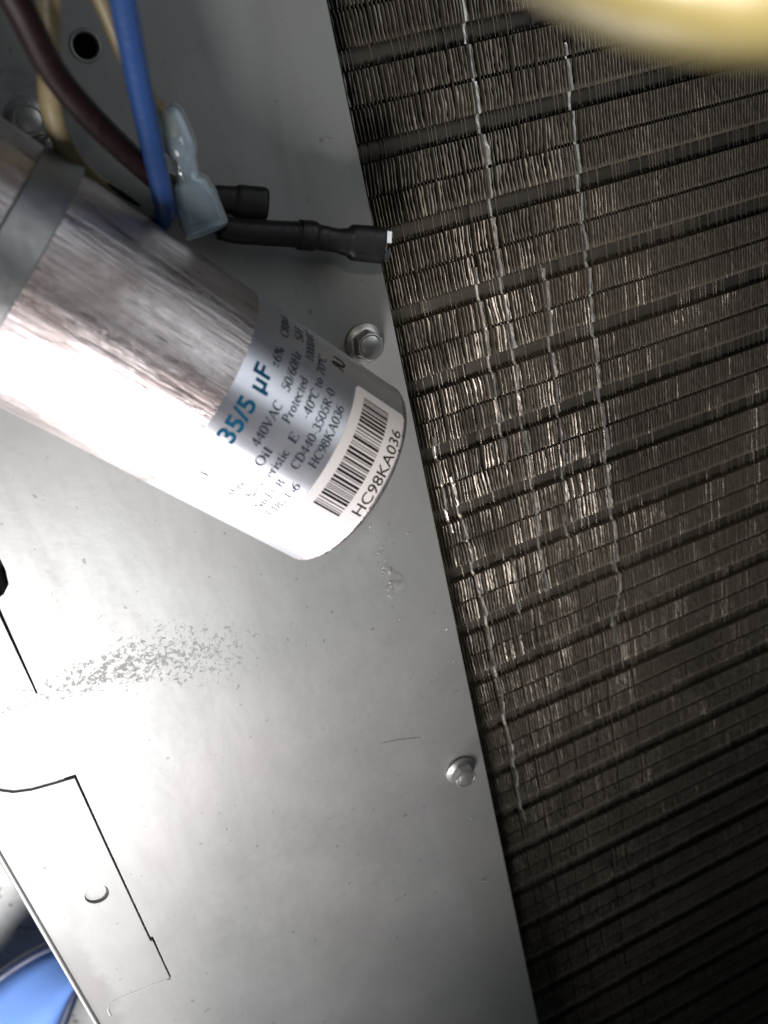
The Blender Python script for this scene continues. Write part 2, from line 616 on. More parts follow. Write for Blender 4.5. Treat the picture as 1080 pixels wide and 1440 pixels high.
def shell(name, s0, s1, t0, t1, r, thick, corner=0.0, nt=60, ns=10):
    """curved sheet with rounded corners lying on the can"""
    vs_, fs = [], []
    arc = R(t1 - t0) * r
    for i in range(ns + 1):
        s = s0 + (s1 - s0) * i / ns
        e = min(s - s0, s1 - s)
        ins = 0.0
        if e < corner:
            ins = corner - math.sqrt(max(0, corner ** 2 - (corner - e) ** 2))
        for k in range(nt + 1):
            a = -arc / 2 + ins + (arc - 2 * ins) * k / nt
            th = (t0 + t1) / 2 + math.degrees(a / r)
            vs_.append(on_can(s, th, r))
    W = nt + 1
    for i in range(ns):
        for k in range(nt):
            fs.append((i * W + k, i * W + k + 1, (i + 1) * W + k + 1, (i + 1) * W + k))
    top = len(vs_)
    rim = [k for k in range(W)] + [i * W + nt for i in range(1, ns + 1)] + [ns * W + k for k in range(nt - 1, -1, -1)] + [i * W for i in range(ns - 1, 0, -1)]
    for j in rim:
        x, y, z = vs_[j]
        f = (r - thick) / r
        vs_.append((x * f, y * f, z))
    for q in range(len(rim)):
        q2 = (q + 1) % len(rim)
        fs.append((rim[q], rim[q2], top + q2, top + q))
    return pydata(name, vs_, fs)


film = link('print_label', shell('print_label', 11.2, 53.1, -80, 88, RC + 0.03, 0.02, 0.4, 90, 12), 'film', capac)
crease(film, 30)
film['label'] = 'smooth bluish print area with blue and grey lettering'
# nonuniform rows so the rounded corners read
stick = link('barcode_sticker', shell('barcode_sticker', 38.6, 53.4, -23, 54.5, RC + 0.12, 0.10, 1.2, 70, 48), 'paper', capac)
crease(stick, 30)
stick['label'] = 'white paper barcode sticker with black bars and a serial number'


def text_geo(body, bold=0.0, shear=0.0):
    cu = bpy.data.curves.new('txt', 'FONT')
    cu.body = body
    cu.size = 1.0
    cu.offset = bold
    cu.shear = shear
    cu.resolution_u = 3
    o = bpy.data.objects.new('txt', cu)
    COL.objects.link(o)
    dg = bpy.context.evaluated_depsgraph_get()
    me_ = bpy.data.meshes.new_from_object(o.evaluated_get(dg))
    V = np.array([v.co[:] for v in me_.vertices])
    Fc = [tuple(p.vertices) for p in me_.polygons]
    bpy.data.objects.remove(o)
    bpy.data.meshes.remove(me_)
    return V, Fc


CAPH = 0.0
Vc, _ = text_geo('H')
CAPH = Vc[:, 1].max() - Vc[:, 1].min()


def print_text(body, base, t0, t1, cap, ink, parent, r, bold=0.0, shear=0.0):
    V, Fc = text_geo(body, bold, shear)
    x = (V[:, 0] - V[:, 0].min()) / (V[:, 0].max() - V[:, 0].min())
    y = V[:, 1] / CAPH * cap
    th = t0 + (t1 - t0) * x
    me_ = pydata('print_line', [on_can(base - yy, tt, r) for yy, tt in zip(y, th)], [f[::-1] for f in Fc])
    return link('print_line', me_, ink, parent, False)


# book-face lettering for the small print: strokes with thick and thin parts and serifs, cap height 1
TK, TN = 0.165, 0.08


def g_arc(cx, cy, rx, ry, a0, a1, k=16):
    return [(cx + rx * math.cos(R(a0 + (a1 - a0) * i / k)), cy + ry * math.sin(R(a0 + (a1 - a0) * i / k)),
             TN + (TK - TN) * abs(math.cos(R(a0 + (a1 - a0) * i / k))) ** 1.3) for i in range(k + 1)]


def g_line(x0, y0, x1, y1, w0, w1=None):
    return [(x0, y0, w0), (x1, y1, w1 or w0)]


def g_ser(x, y, half=0.14):
    return g_line(x - half, y + (0.025 if y < 0.5 else -0.025), x + half, y + (0.025 if y < 0.5 else -0.025), 0.05)


def g_stem(x, y0=0.0, y1=1.0, top=True, bot=True, half=0.14):
    o_ = [g_line(x, y0, x, y1, TK)]
    if bot:
        o_.append(g_ser(x, y0, half))
    if top:
        o_.append(g_line(x - half, y1 - 0.025, x + half, y1 - 0.025, 0.05))
    return o_


A_, L_n, S_n = g_arc, g_line, g_stem
GLYPH = {
    '0': (0.60, [A_(.30, .5, .22, .48, 0, 360, 28)]),
    '1': (0.60, S_n(.32, 0, 1, False) + [L_n(.14, .84, .32, .97, TN)]),
    '2': (0.60, [A_(.29, .72, .19, .25, 165, -35), L_n(.45, .58, .08, .05, TN), L_n(.07, .06, .53, .06, .12)]),
    '3': (0.60, [A_(.27, .75, .17, .22, 155, -85), A_(.26, .28, .21, .26, 85, -150)]),
    '4': (0.60, [L_n(.41, 0, .41, .98, TK), L_n(.40, .97, .05, .30, TN), L_n(.04, .28, .56, .28, .07)]),
    '5': (0.60, [L_n(.16, .94, .52, .94, .11), L_n(.17, .95, .13, .56, TN), A_(.25, .32, .23, .30, 120, -150)]),
    '6': (0.60, [A_(.30, .30, .21, .28, 0, 360, 24), A_(.52, .36, .43, .60, 95, 178)]),
    '7': (0.60, [L_n(.08, .94, .54, .94, .11), L_n(.52, .92, .22, 0, TN, TK)]),
    '8': (0.60, [A_(.30, .75, .17, .22, 0, 360, 22), A_(.30, .27, .22, .26, 0, 360, 24)]),
    '9': (0.60, [A_(.30, .68, .21, .28, 0, 360, 24), A_(.08, .62, .43, .60, -85, 2)]),
    'A': (0.80, [L_n(.10, 0, .40, 1, TN), L_n(.38, 1, .70, 0, TK), L_n(.20, .33, .58, .33, TN), g_ser(.10, 0, .10), g_ser(.70, 0, .13)]),
    'B': (0.70, S_n(.16, 0, 1, half=.12) + [A_(.26, .75, .24, .23, 90, -90), A_(.26, .27, .30, .25, 90, -90), L_n(.16, .98, .27, .98, TN), L_n(.16, .52, .27, .52, TN), L_n(.16, .02, .27, .02, TN)]),
    'C': (0.74, [A_(.40, .5, .31, .48, 48, 312, 24), L_n(.64, .70, .64, .98, .06)]),
    'D': (0.80, S_n(.16, 0, 1, half=.12) + [A_(.28, .5, .40, .48, 90, -90), L_n(.16, .98, .29, .98, TN), L_n(.16, .02, .29, .02, TN)]),
    'E': (0.68, S_n(.16, 0, 1, half=.12) + [L_n(.16, .97, .58, .97, TN), L_n(.16, .52, .42, .52, TN), L_n(.16, .03, .60, .03, TN), L_n(.57, .97, .57, .76, .05), L_n(.60, .03, .60, .26, .05), L_n(.42, .42, .42, .62, .05)]),
    'F': (0.62, S_n(.16, 0, 1, half=.12) + [L_n(.16, .97, .56, .97, TN), L_n(.16, .52, .42, .52, TN), L_n(.55, .97, .55, .76, .05), L_n(.42, .42, .42, .62, .05)]),
    'H': (0.82, S_n(.17, half=.13) + S_n(.65, half=.13) + [L_n(.17, .52, .65, .52, TN)]),
    'K': (0.80, S_n(.17, half=.13) + [L_n(.18, .42, .62, .97, TN), L_n(.32, .58, .68, .02, TK), g_ser(.68, 0, .11), g_ser(.62, 1, .11)]),
    'M': (0.96, [L_n(.14, 0, .14, .98, TN), L_n(.14, .98, .46, .04, TK), L_n(.46, .04, .78, .98, TN), g_ser(.14, 0, .10), g_ser(.80, 0, .12), L_n(.80, 0, .80, .98, TK)]),
    'N': (0.84, [L_n(.16, 0, .16, .98, TN), L_n(.14, .98, .68, .02, TK), L_n(.68, .02, .68, .98, TN), g_ser(.16, 0, .11), g_ser(.68, 1, .11)]),
    'O': (0.82, [A_(.41, .5, .32, .48, 0, 360, 28)]),
    'P': (0.66, S_n(.16, half=.12) + [A_(.26, .73, .28, .25, 90, -90), L_n(.16, .98, .27, .98, TN), L_n(.16, .48, .27, .48, TN)]),
    'R': (0.76, S_n(.16, half=.12) + [A_(.26, .75, .26, .23, 90, -90), L_n(.16, .98, .27, .98, TN), L_n(.16, .52, .27, .52, TN), L_n(.32, .52, .64, .02, TK), g_ser(.66, 0, .08)]),
    'S': (0.60, [A_(.31, .74, .19, .23, 30, 250), A_(.29, .27, .21, .25, 70, -150)]),
    'V': (0.78, [L_n(.10, 1, .40, .02, TK), L_n(.40, .02, .68, 1, TN), g_ser(.10, 1, .12), g_ser(.68, 1, .10)]),
    'a': (0.50, [A_(.24, .46, .15, .18, 150, 0), L_n(.39, .47, .39, .04, .11), A_(.22, .17, .15, .15, 60, 330)]),
    'c': (0.50, [A_(.27, .32, .19, .30, 45, 315)]),
    'd': (0.58, [A_(.26, .32, .18, .30, 0, 360, 22), L_n(.44, 0, .44, 1.0, .11), g_ser(.40, 1, .06)]),
    'e': (0.50, [A_(.26, .32, .19, .30, 12, 315), L_n(.08, .36, .44, .36, TN)]),
    'h': (0.60, S_n(.14, 0, 1, False, True, .10) + [A_(.30, .42, .15, .20, 170, 0), L_n(.45, .42, .45, 0, .11), g_ser(.45, 0, .10)]),
    'i': (0.32, S_n(.16, 0, .62, False, True, .10) + [L_n(.06, .60, .17, .60, .05), L_n(.10, .86, .22, .86, .12)]),
    'l': (0.32, S_n(.16, 0, 1.0, False, True, .10) + [L_n(.05, .98, .17, .98, .05)]),
    'n': (0.60, S_n(.14, 0, .62, False, True, .10) + [A_(.30, .42, .15, .20, 170, 0), L_n(.45, .42, .45, 0, .11), g_ser(.45, 0, .10)]),
    'o': (0.56, [A_(.28, .32, .19, .30, 0, 360, 22)]),
    'r': (0.44, S_n(.14, 0, .62, False, True, .10) + [A_(.29, .44, .14, .17, 175, 55)]),
    's': (0.44, [A_(.23, .47, .13, .14, 30, 250), A_(.22, .17, .14, .15, 70, -150)]),
    't': (0.38, [L_n(.17, .80, .17, .10, .11), L_n(.04, .60, .32, .60, TN), A_(.26, .12, .10, .11, 190, 320)]),
    'z': (0.50, [L_n(.06, .59, .44, .59, TN), L_n(.43, .58, .07, .04, TK), L_n(.06, .03, .45, .03, TN)]),
    '/': (0.40, [L_n(.04, -.03, .36, 1.0, TN)]),
    '-': (0.40, [L_n(.05, .36, .35, .36, .07)]),
    '\u00b0': (0.34, [A_(.16, .83, .11, .13, 0, 360, 14)]),
    '\u00b1': (0.60, [L_n(.08, .55, .52, .55, .07), L_n(.30, .32, .30, .80, .08), L_n(.08, .12, .52, .12, .07)]),
    '%': (0.84, [A_(.20, .74, .13, .22, 0, 360, 18), A_(.62, .26, .13, .22, 0, 360, 18), L_n(.66, 1, .18, 0, TN)]),
    ' ': (0.30, []),
}


def serif_text(body, base, t0, t1, cap, ink, parent, r, shear=0.0):
    adv = sum(GLYPH[ch][0] for ch in body)
    vs__, fs__ = [], []
    x0 = 0.0
    k_t = (t1 - t0) / adv
    n_ = 0
    for ch in body:
        wd_, strokes = GLYPH[ch]
        for st_ in strokes:
            b0 = len(vs__)
            n_ += 1
            lift = r + 0.0006 * (n_ % 9)
            for i, (x_, y_, w_) in enumerate(st_):
                xa, ya, _ = st_[max(i - 1, 0)]
                xb, yb, _ = st_[min(i + 1, len(st_) - 1)]
                if len(st_) > 20 and abs(st_[0][0] - st_[-1][0]) < 1e-6 and i in (0, len(st_) - 1):
                    xa, ya = st_[-2][:2]
                    xb, yb = st_[1][:2]
                L__ = math.hypot(xb - xa, yb - ya) or 1
                nx_, ny_ = -(yb - ya) / L__, (xb - xa) / L__
                for sgn in (-0.5, 0.5):
                    px_, py_ = x_ + nx_ * w_ * sgn, y_ + ny_ * w_ * sgn
                    px_ += py_ * shear
                    vs__.append(on_can(base - py_ * cap, t0 + (x0 + px_) * k_t, lift))
            for i in range(len(st_) - 1):
                fs__.append((b0 + 2 * i, b0 + 2 * i + 1, b0 + 2 * i + 3, b0 + 2 * i + 2))
        x0 += wd_
    return link('print_line', pydata('print_line', vs__, fs__), ink, parent, False)


RF = RC + 0.10
print_text('35/5 \u00b5F', 17.9, -10.0, 31.5, 3.9, 'teal_ink', film, RF, 0.022)
serif_text('\u00b16%', 18.9, 33.5, 46, 2.2, 'ink', film, RF)
serif_text('CBB65', 19.2, 54, 74, 2.0, 'ink', film, RF)
for body, base, t0, t1 in (('440VAC', 23.1, -5, 19.5), ('50/60Hz', 23.1, 26, 50), ('SH', 23.2, 58, 70),
                           ('Mineral', 26.3, -37, -17), ('Oil', 26.3, -13, -2.5), ('Protected', 26.3, 12.5, 38), ('10000AFC', 26.4, 49, 75),
                           ('Characteristic', 29.7, -36, 1.2), ('E', 29.7, 5.5, 10.8), ('-40\u00b0C to 70\u00b0C', 29.8, 19, 59),
                           ('No PCB', 33.1, -36, -13), ('CD440-3505R-0', 33.4, -5, 41),
                           ('E187456', 36.5, -36, -11), ('HC98KA036', 36.8, 0, 35.5)):
    serif_text(body, base, t0, t1, 2.2, 'ink', film, RF, 0.05)
# recognised component mark: mirrored R joined to a U
V, Fc = text_geo('R', 0.02, 0.0)
x = V[:, 0].max() - V[:, 0]
link('print_line', pydata('print_line', [on_can(34.6 - yy / CAPH * 3.0, 57 + xx * 7.0, RF) for xx, yy in zip(x, V[:, 1])], Fc), 'black_ink', film, False)
print_text('U', 35.2, 60.5, 66.5, 3.0, 'black_ink', film, RF, 0.02)
# round maker's mark
rv, rf = [], []
for q in range(40):
    a = 2 * math.pi * q / 40
    for rad in (2.25, 2.0):
        rv.append(on_can(17.6 - rad * math.sin(a), -30 + math.degrees(rad * math.cos(a) / RC), RF))
for q in range(40):
    q2 = (q + 1) % 40
    rf.append((2 * q, 2 * q2, 2 * q2 + 1, 2 * q + 1))
link('round_mark', pydata('round_mark', rv, rf), 'ink', film, False)
print_text('E', 18.7, -32.6, -27.2, 2.2, 'ink', film, RF)
# barcode
rb = random.Random(36)
bv, bf = [], []
th = 48.8
while th > -15.0:
    wd = rb.choice((0.5, 0.5, 0.75, 1.2, 1.5))
    for s_, tt in ((41.2, th), (41.2, th - wd), (48.6, th - wd), (48.6, th)):
        bv.append(on_can(s_, tt, RC + 0.145))
    k = len(bv) - 4
    bf.append((k, k + 1, k + 2, k + 3))
    th -= wd + rb.choice((0.55, 0.55, 0.8, 1.2))
link('barcode', pydata('barcode', bv, [f[::-1] for f in bf]), 'black_ink', stick, False)
print_text('HC98KA036', 53.0, -9.5, 42.0, 2.7, 'black_ink', stick, RC + 0.15, 0.006)

# ------------------------------------------------------------------ strap over the capacitor
strap = empty('mounting_strap', mat=MC)
tag(strap, 'dull grey metal strap wrapped over the capacitor near the tan wire', 'strap')
S0, S1 = -38.6, -30.6
pv_, pf = [], []
path2 = []                                            # (lateral y, height x) in the can's frame
for k in range(41):
    a = R(-90 + 180 * k / 40)
    path2.append((math.sin(a) * 25.3, math.cos(a) * 25.3))
path2 = [(-40, -24.6), (-29, -24.6), (-26.2, -23.9), (-25.4, -21)] + [(-25.3, -10)] + path2 + [(25.3, -10), (25.4, -20), (26.2, -23.4), (28, -24.2)]
rows = []
for i, (ly, hx) in enumerate(path2):
    a, b = path2[max(i - 1, 0)], path2[min(i + 1, len(path2) - 1)]
    tx, ty = b[0] - a[0], b[1] - a[1]
    L_ = math.hypot(tx, ty)
    nx, ny = -ty / L_, tx / L_                        # outward
    row = []
    for s_, o_ in ((S0, 0.0), (S0, 0.75), (S0 + 0.3, 0.95), (S1 - 0.3, 0.95), (S1, 0.75), (S1, 0.0)):
        row.append((hx + ny * o_, ly + nx * o_, s_))
    rows.append(row)
for r_ in rows:
    pv_ += r_
for i in range(len(rows) - 1):
    for k in range(6):
        k2 = (k + 1) % 6
        pf.append((i * 6 + k, i * 6 + k2, (i + 1) * 6 + k2, (i + 1) * 6 + k))
pf.append(tuple(range(6)))
pf.append(tuple((len(rows) - 1) * 6 + k for k in range(6))[::-1])
band = crease(link('band', pydata('band', pv_, pf), 'strap', strap), 30)
me = bpy.data.meshes.new('ear')
bm = bmesh.new()
outline = [(-52, 27), (-50, 25), (-30.6, 25), (-30.6, 33), (-34, 40), (-46, 40), (-52, 34)]
bot = [bm.verts.new(Vector((-25.25, y, s)) * MM) for s, y in outline]
top = [bm.verts.new(Vector((-24.1, y, s)) * MM) for s, y in outline]
bm.faces.new(top)
bm.faces.new(bot[::-1])
for k in range(len(outline)):
    k2 = (k + 1) % len(outline)
    bm.faces.new((bot[k], bot[k2], top[k2], top[k]))
bmesh.ops.recalc_face_normals(bm, faces=bm.faces[:])
bmesh.ops.bevel(bm, geom=bm.edges[:], offset=0.2 * MM, segments=2, affect='EDGES')
bm.to_mesh(me)
bm.free()
link('ear', me, 'strap', strap, False)

# ------------------------------------------------------------------ condenser coil
coil = empty('condenser_coil', (76, -150, -24))
tag(coil, 'dark aluminium condenser coil of close upright fins and horizontal tubes, with bent fin edges', 'coil')
OX, OY, OZ = 76.0, -150.0, -24.0
PITCH = 22.24
Y0 = -82.3
YT, YB = 82.0, -560.0
FZ = -10.0                                            # fin front plane


def vnoise(seed, size):
    r_ = np.random.default_rng(seed)
    g_ = r_.random((size, size))

    def f(x, y):
        x, y = np.asarray(x) % size, np.asarray(y) % size
        xi, yi = np.floor(x).astype(int) % size, np.floor(y).astype(int) % size
        u, v_ = x - np.floor(x), y - np.floor(y)
        u, v_ = u * u * (3 - 2 * u), v_ * v_ * (3 - 2 * v_)
        x1, y1 = (xi + 1) % size, (yi + 1) % size
        return (g_[xi, yi] * (1 - u) + g_[x1, yi] * u) * (1 - v_) + (g_[xi, y1] * (1 - u) + g_[x1, y1] * u) * v_
    return f


dmg = vnoise(3, 64)
bend = vnoise(5, 64)
warp = vnoise(9, 64)

ys, zone, kind = [], [], []
k0 = int(math.floor((YB - Y0) / PITCH)) - 1
k1 = int(math.ceil((YT - Y0) / PITCH)) + 1
zid = 0
for k in range(k1, k0, -1):
    yc = Y0 + k * PITCH
    for u in (2.5, 2.3, 0.9, -0.9, -2.3, -2.5):       # notch where the tube passes
        ys.append(yc + u); zone.append(-1); kind.append(1 if abs(u) < 2.4 else 2)
    for lo, hi in ((-2.7, -10.6), (-11.6, -19.5)):
        for q in range(6):
            ys.append(yc + lo + (hi - lo) * q / 5); zone.append(zid); kind.append(0)
        if lo == -2.7:
            for u in (-10.8, -11.4):
                ys.append(yc + u); zone.append(-1); kind.append(3)
        zid += 1
ys, zone, kind = np.array(ys), np.array(zone), np.array(kind)
order = np.argsort(-ys, kind='stable')
ys, zone, kind = ys[order], zone[order], kind[order]
sel = (ys < YT) & (ys > YB)
ys, zone, kind = ys[sel], zone[sel], kind[sel]
NY = len(ys)
idx = np.arange(NY - 1)
NCOL = 4


def fin_object(name, X, mat, wide=0.0, ylim=None, drift=None):
    r_ = np.random.default_rng(int(X * 100) + 17)
    nz = zone.max() + 2
    zr = r_.random((nz, 4))[zone]                     # per zone of this fin
    D_ = dmg(X / 11.0 + 5, ys / 13.0 + 80)            # how battered this spot is
    D2 = np.clip((D_ - 0.35) * 2.2, 0, 1)
    # the fins nearest the panel are the battered ones; further along they are still straight
    bat = np.exp(-((X - 110) / 42.0) ** 2) * (0.25 + 0.75 / (1 + np.exp(-(ys + 195) / 14.0)))
    D2 = D2 * bat
    z = np.full(NY, FZ)
    rc = r_.random(80)[np.round((ys - Y0) / PITCH).astype(int) + 40]
    z = np.where(kind == 1, FZ - 1.62 - 0.75 * (rc > 0.55), z)
    z[kind == 2] = FZ - 1.3
    z[kind == 3] = FZ - 0.9
    live = kind == 0
    fine = r_.normal(size=NY)
    z = z + live * (fine * 0.03 + (zr[:, 0] - 0.5) * (0.12 + 0.25 * bat) - D2 * zr[:, 1] * 0.9)
    dx = (warp(X / 30.0, ys / 45.0 + 50) - 0.5) * 0.9 + live * ((zr[:, 2] - 0.5) * (0.10 + 0.30 * bat) + fine * 0.025 + (bend(X / 7.0, ys / 9.0 + 90) - 0.5) * 0.8 * (0.4 + D2))
    lipw = live * (0.13 + 0.05 * zr[:, 2] + 0.16 * bat * zr[:, 3] ** 2 + 0.28 * D2 * zr[:, 1]) + (~live) * 0.10
    lipw = lipw * np.where(live, 0.35 + 1.1 * r_.random(NY), 1.0)
    ang = np.radians(0 + 38 * zr[:, 1] + 45 * (bend(X / 9.0 + 20, ys / 14.0 + 60) - 0.5) + fine * 4)
    ysel = np.ones(NY, bool)
    if wide:
        wob = warp(X / 3.0 + 11, ys / 12.0 + 70)
        z = np.where(kind == 1, FZ - 1.4 - 0.5 * wob, np.where(live, FZ + 0.25 + 0.3 * zr[:, 0], FZ - 0.5))
        dx = (wob - 0.5) * 1.6 + (zr[:, 2] - 0.5) * 0.25 * live + fine * 0.07
        if drift is not None:
            dx = dx + np.interp(-ys, [-v_[0] for v_ in drift], [v_[1] for v_ in drift])
        lipw = wide * (0.45 + 0.45 * zr[:, 3]) * (0.75 + 0.5 * r_.random(NY)) * np.where(kind == 1, 1.1, 1.0)
        ang = np.radians(2 + 22 * zr[:, 1] + fine * 6)
        ysel = (ys < ylim[0]) & (ys > ylim[1])
    x = X + dx
    cols = [np.stack([np.full(NY, X) + 0.2 * dx, ys, np.full(NY, FZ - 12.0)], 1),
            np.stack([X + 0.35 * dx, ys, np.minimum(z - 0.8, z * 0 + FZ - 1.8)], 1),
            np.stack([x, ys, z], 1),
            np.stack([x + lipw * np.cos(ang), ys, z + lipw * np.sin(ang) * 0.7], 1)]
    if wide:                                          # a folded strip, not a deep plate
        cols[0][:, 2] = FZ - 6.0
    V_ = np.concatenate(cols, 0)
    V_ = V_ - np.array([OX, OY, OZ])
    keep = idx[ysel[:-1] & ysel[1:]]
    F_ = [np.stack([c * NY + keep, c * NY + keep + 1, (c + 1) * NY + keep + 1, (c + 1) * NY + keep], 1) for c in range(NCOL - 1)]
    F_ = np.concatenate(F_, 0)
    me_ = bpy.data.meshes.new(name)
    me_.from_pydata((V_ * MM).tolist(), [], F_.tolist())
    if wide:
        bm_ = bmesh.new()
        bm_.from_mesh(me_)
        bmesh.ops.delete(bm_, geom=[v_ for v_ in bm_.verts if not v_.link_faces], context='VERTS')
        bm_.to_mesh(me_)
        bm_.free()
    me_.update()
    o_ = link(name, me_, mat, coil, False)
    if not wide:
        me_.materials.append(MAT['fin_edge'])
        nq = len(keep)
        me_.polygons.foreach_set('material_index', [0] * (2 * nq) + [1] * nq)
    return o_


GAPS = [89.3, 99.5, 109.0, 117.2, 127.3, 135.0, 146.2]
X = 71.0
gi = 0
while X < 262:
    if gi < len(GAPS) and X > GAPS[gi]:
        X += 0.6
        gi += 1
    fin_object('fin', X, 'fin')
    X += 1.09
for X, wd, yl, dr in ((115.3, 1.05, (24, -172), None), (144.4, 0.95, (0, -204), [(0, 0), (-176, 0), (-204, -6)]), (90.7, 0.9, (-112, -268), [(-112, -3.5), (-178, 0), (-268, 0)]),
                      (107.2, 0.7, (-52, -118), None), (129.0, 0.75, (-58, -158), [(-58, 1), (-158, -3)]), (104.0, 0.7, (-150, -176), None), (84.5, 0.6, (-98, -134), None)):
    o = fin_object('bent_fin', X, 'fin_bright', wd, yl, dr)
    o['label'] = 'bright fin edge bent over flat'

# tubes: sleeves of fin collars, broken where the fins gape
yc_list = [Y0 + k * PITCH for k in range(k1 - 1, k0 + 1, -1) if YB < Y0 + k * PITCH < YT]
for yc in yc_list:
    vs_, fs = [], []
    row_cuts = [68.0] + sorted([g_ + random.uniform(-1.2, 1.2) for g_ in GAPS if random.random() < 0.42]) + [203 + random.uniform(-20, 20), 264]
    for a, b in zip(row_cuts, row_cuts[1:]):
        rr_ = 3.35 + random.uniform(-0.05, 0.05)
        zz = FZ - 4.25 + random.uniform(-0.1, 0.1)
        st = [(a + 0.10, rr_ - 0.12), (a + 0.25, rr_)]
        m_ = max(2, int((b - a) / 5))
        st += [(a + 0.45 + (b - a - 0.9) * q / m_, rr_ + random.uniform(-0.03, 0.03)) for q in range(1, m_)]
        st += [(b - 0.25, rr_), (b - 0.10, rr_ - 0.12)]
        base_ = len(vs_)
        for x_, r__ in st:
            for q in range(20):
                an = 2 * math.pi * q / 20
                vs_.append((x_ - OX, yc + 0.25 + r__ * 0.98 * math.cos(an) - OY, zz + r__ * 0.72 * math.sin(an) - OZ))
        for i in range(len(st) - 1):
            for q in range(20):
                q2 = (q + 1) % 20
                fs.append((base_ + i * 20 + q, base_ + i * 20 + q2, base_ + (i + 1) * 20 + q2, base_ + (i + 1) * 20 + q))
    link('tube', pydata('tube', vs_, fs), 'tube', coil)
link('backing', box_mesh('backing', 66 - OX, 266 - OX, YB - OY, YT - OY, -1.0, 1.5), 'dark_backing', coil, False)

# ------------------------------------------------------------------ wires and connectors
def thing(name, loc, label, cat, group=None):
    o = empty(name, loc)
    return tag(o, label, cat, group)


def rel(pts, o):
    c = o.location / MM
    return [tuple(Vector(p) - c) for p in pts]


bl = thing('blue_wire', (20.3, -17, 20), 'thick glossy blue insulated wire ending against the upper side of the capacitor', 'wire', 'loose wires above the capacitor')
bp = rel([(14, 60, 120), (18.5, 36, 92), (20.6, 23.1, 75), (21.0, 18.5, 66), (21.6, 9.6, 52), (22.0, -1.2, 40), (22.2, -9.5, 32), (22.0, -14.5, 27), (20.5, -17.0, 20), (19.0, -17.0, 8)], bl)
link('insulation', wire_mesh('insulation', bp, 2.2), 'blue_insulation', bl)

br = thing('brown_wire', (40, -22, 14), 'dark maroon wire running behind the blue wire into a long black terminal sleeve', 'wire', 'loose wires above the capacitor')
bp = rel([(-6, 62, 100), (2.5, 34, 76), (6.1, 21.9, 64), (8.6, 12.4, 52), (14.0, 3.0, 42), (22.0, -7.6, 30), (30, -16.5, 18), (35, -21.2, 14.5), (39, -23.3, 14)], br)
link('insulation', wire_mesh('insulation', bp, 2.35), 'brown_insulation', br)
pts = rel([(34.5, -21.4, 14.0), (38.5, -23.3, 14), (51.0, -27.2, 14), (52.5, -27.7, 14), (55.4, -28.7, 14), (57.0, -29.4, 14), (61.0, -31.2, 14), (63.5, -32.2, 14), (65.5, -32.9, 14), (71.5, -35.0, 14), (72.2, -35.25, 14)], br)
st = [(2.75, 2.6), (2.9, 2.8), (3.0, 2.9), (3.5, 3.2), (3.55, 3.2), (3.0, 2.7), (2.85, 2.3), (3.3, 2.4), (4.3, 2.7), (4.4, 2.8), (4.2, 2.6)]
p, pr = lerp_profile(st, pts, 5)
sl = link('sleeve', sweep('sleeve', p, pr, 28, square=3.0), 'black_sleeve', br)
sl['label'] = 'long black terminal sleeve with a bright metal mouth'
c = Vector((72.2, -35.25, 14)) - br.location / MM
dirv = (Vector((72.2, -35.25, 14)) - Vector((65.5, -32.9, 14))).normalized()
sd = dirv.cross(Vector((0, 0, 1))).normalized()
tv, tf = [], []


def bar(a, b, w_, hh):
    a, b = Vector(a), Vector(b)
    k_ = len(tv)
    t_ = (b - a).normalized()
    s_ = dirv
    u_ = t_.cross(s_).normalized()
    for q_ in (a, b):
        for i_, j_ in ((-1, -1), (1, -1), (1, 1), (-1, 1)):
            tv.append(tuple(q_ + s_ * w_ * i_ + u_ * hh * j_))
    tf.extend([(k_, k_ + 1, k_ + 5, k_ + 4), (k_ + 1, k_ + 2, k_ + 6, k_ + 5), (k_ + 2, k_ + 3, k_ + 7, k_ + 6), (k_ + 3, k_, k_ + 4, k_ + 7), (k_, k_ + 3, k_ + 2, k_ + 1), (k_ + 4, k_ + 5, k_ + 6, k_ + 7)])


zc = Vector((0, 0, 1))
m0 = c + dirv * 1.1 + zc * 0.4
bar(m0 - sd * 3.3 - zc * 1.2, m0 + sd * 3.3 - zc * 1.2, 0.6, 0.26)
bar(m0 - sd * 3.3 - zc * 1.2, m0 - sd * 3.4 + zc * 1.0, 0.6, 0.26)
bar(m0 + sd * 3.3 - zc * 1.2, m0 + sd * 3.4 + zc * 1.0, 0.6, 0.26)
bar(m0 - sd * 3.4 + zc * 1.0, m0 - sd * 0.8 + zc * 1.5, 0.6, 0.26)
bar(m0 + sd * 3.4 + zc * 1.0, m0 + sd * 0.8 + zc * 1.5, 0.6, 0.26)
bar(m0 - sd * 0.8 + zc * 1.5, m0 - sd * 0.8 + zc * 0.1, 0.6, 0.26)
link('terminal', pydata('terminal', tv, tf), 'tin', br, False)

bk = thing('black_lead', (34, -15, 10), 'short black boot of a hidden lead, above the long terminal sleeve', 'wire', 'loose wires above the capacitor')
pts = rel([(22, -6, 13), (28, -11.5, 11), (34.1, -14.9, 10), (37.5, -16.0, 10), (39.8, -16.9, 10), (41.5, -17.6, 10), (46.6, -19.3, 10), (47.6, -19.65, 10)], bk)
p, pr = lerp_profile([(2.2, 2.2), (2.4, 2.3), (2.9, 2.5), (3.0, 2.4), (3.2, 2.4), (3.8, 2.6), (3.8, 2.6), (3.2, 2.1)], pts, 5)
link('boot', sweep('boot', p, pr, 24, square=3.2), 'black_sleeve', bk)

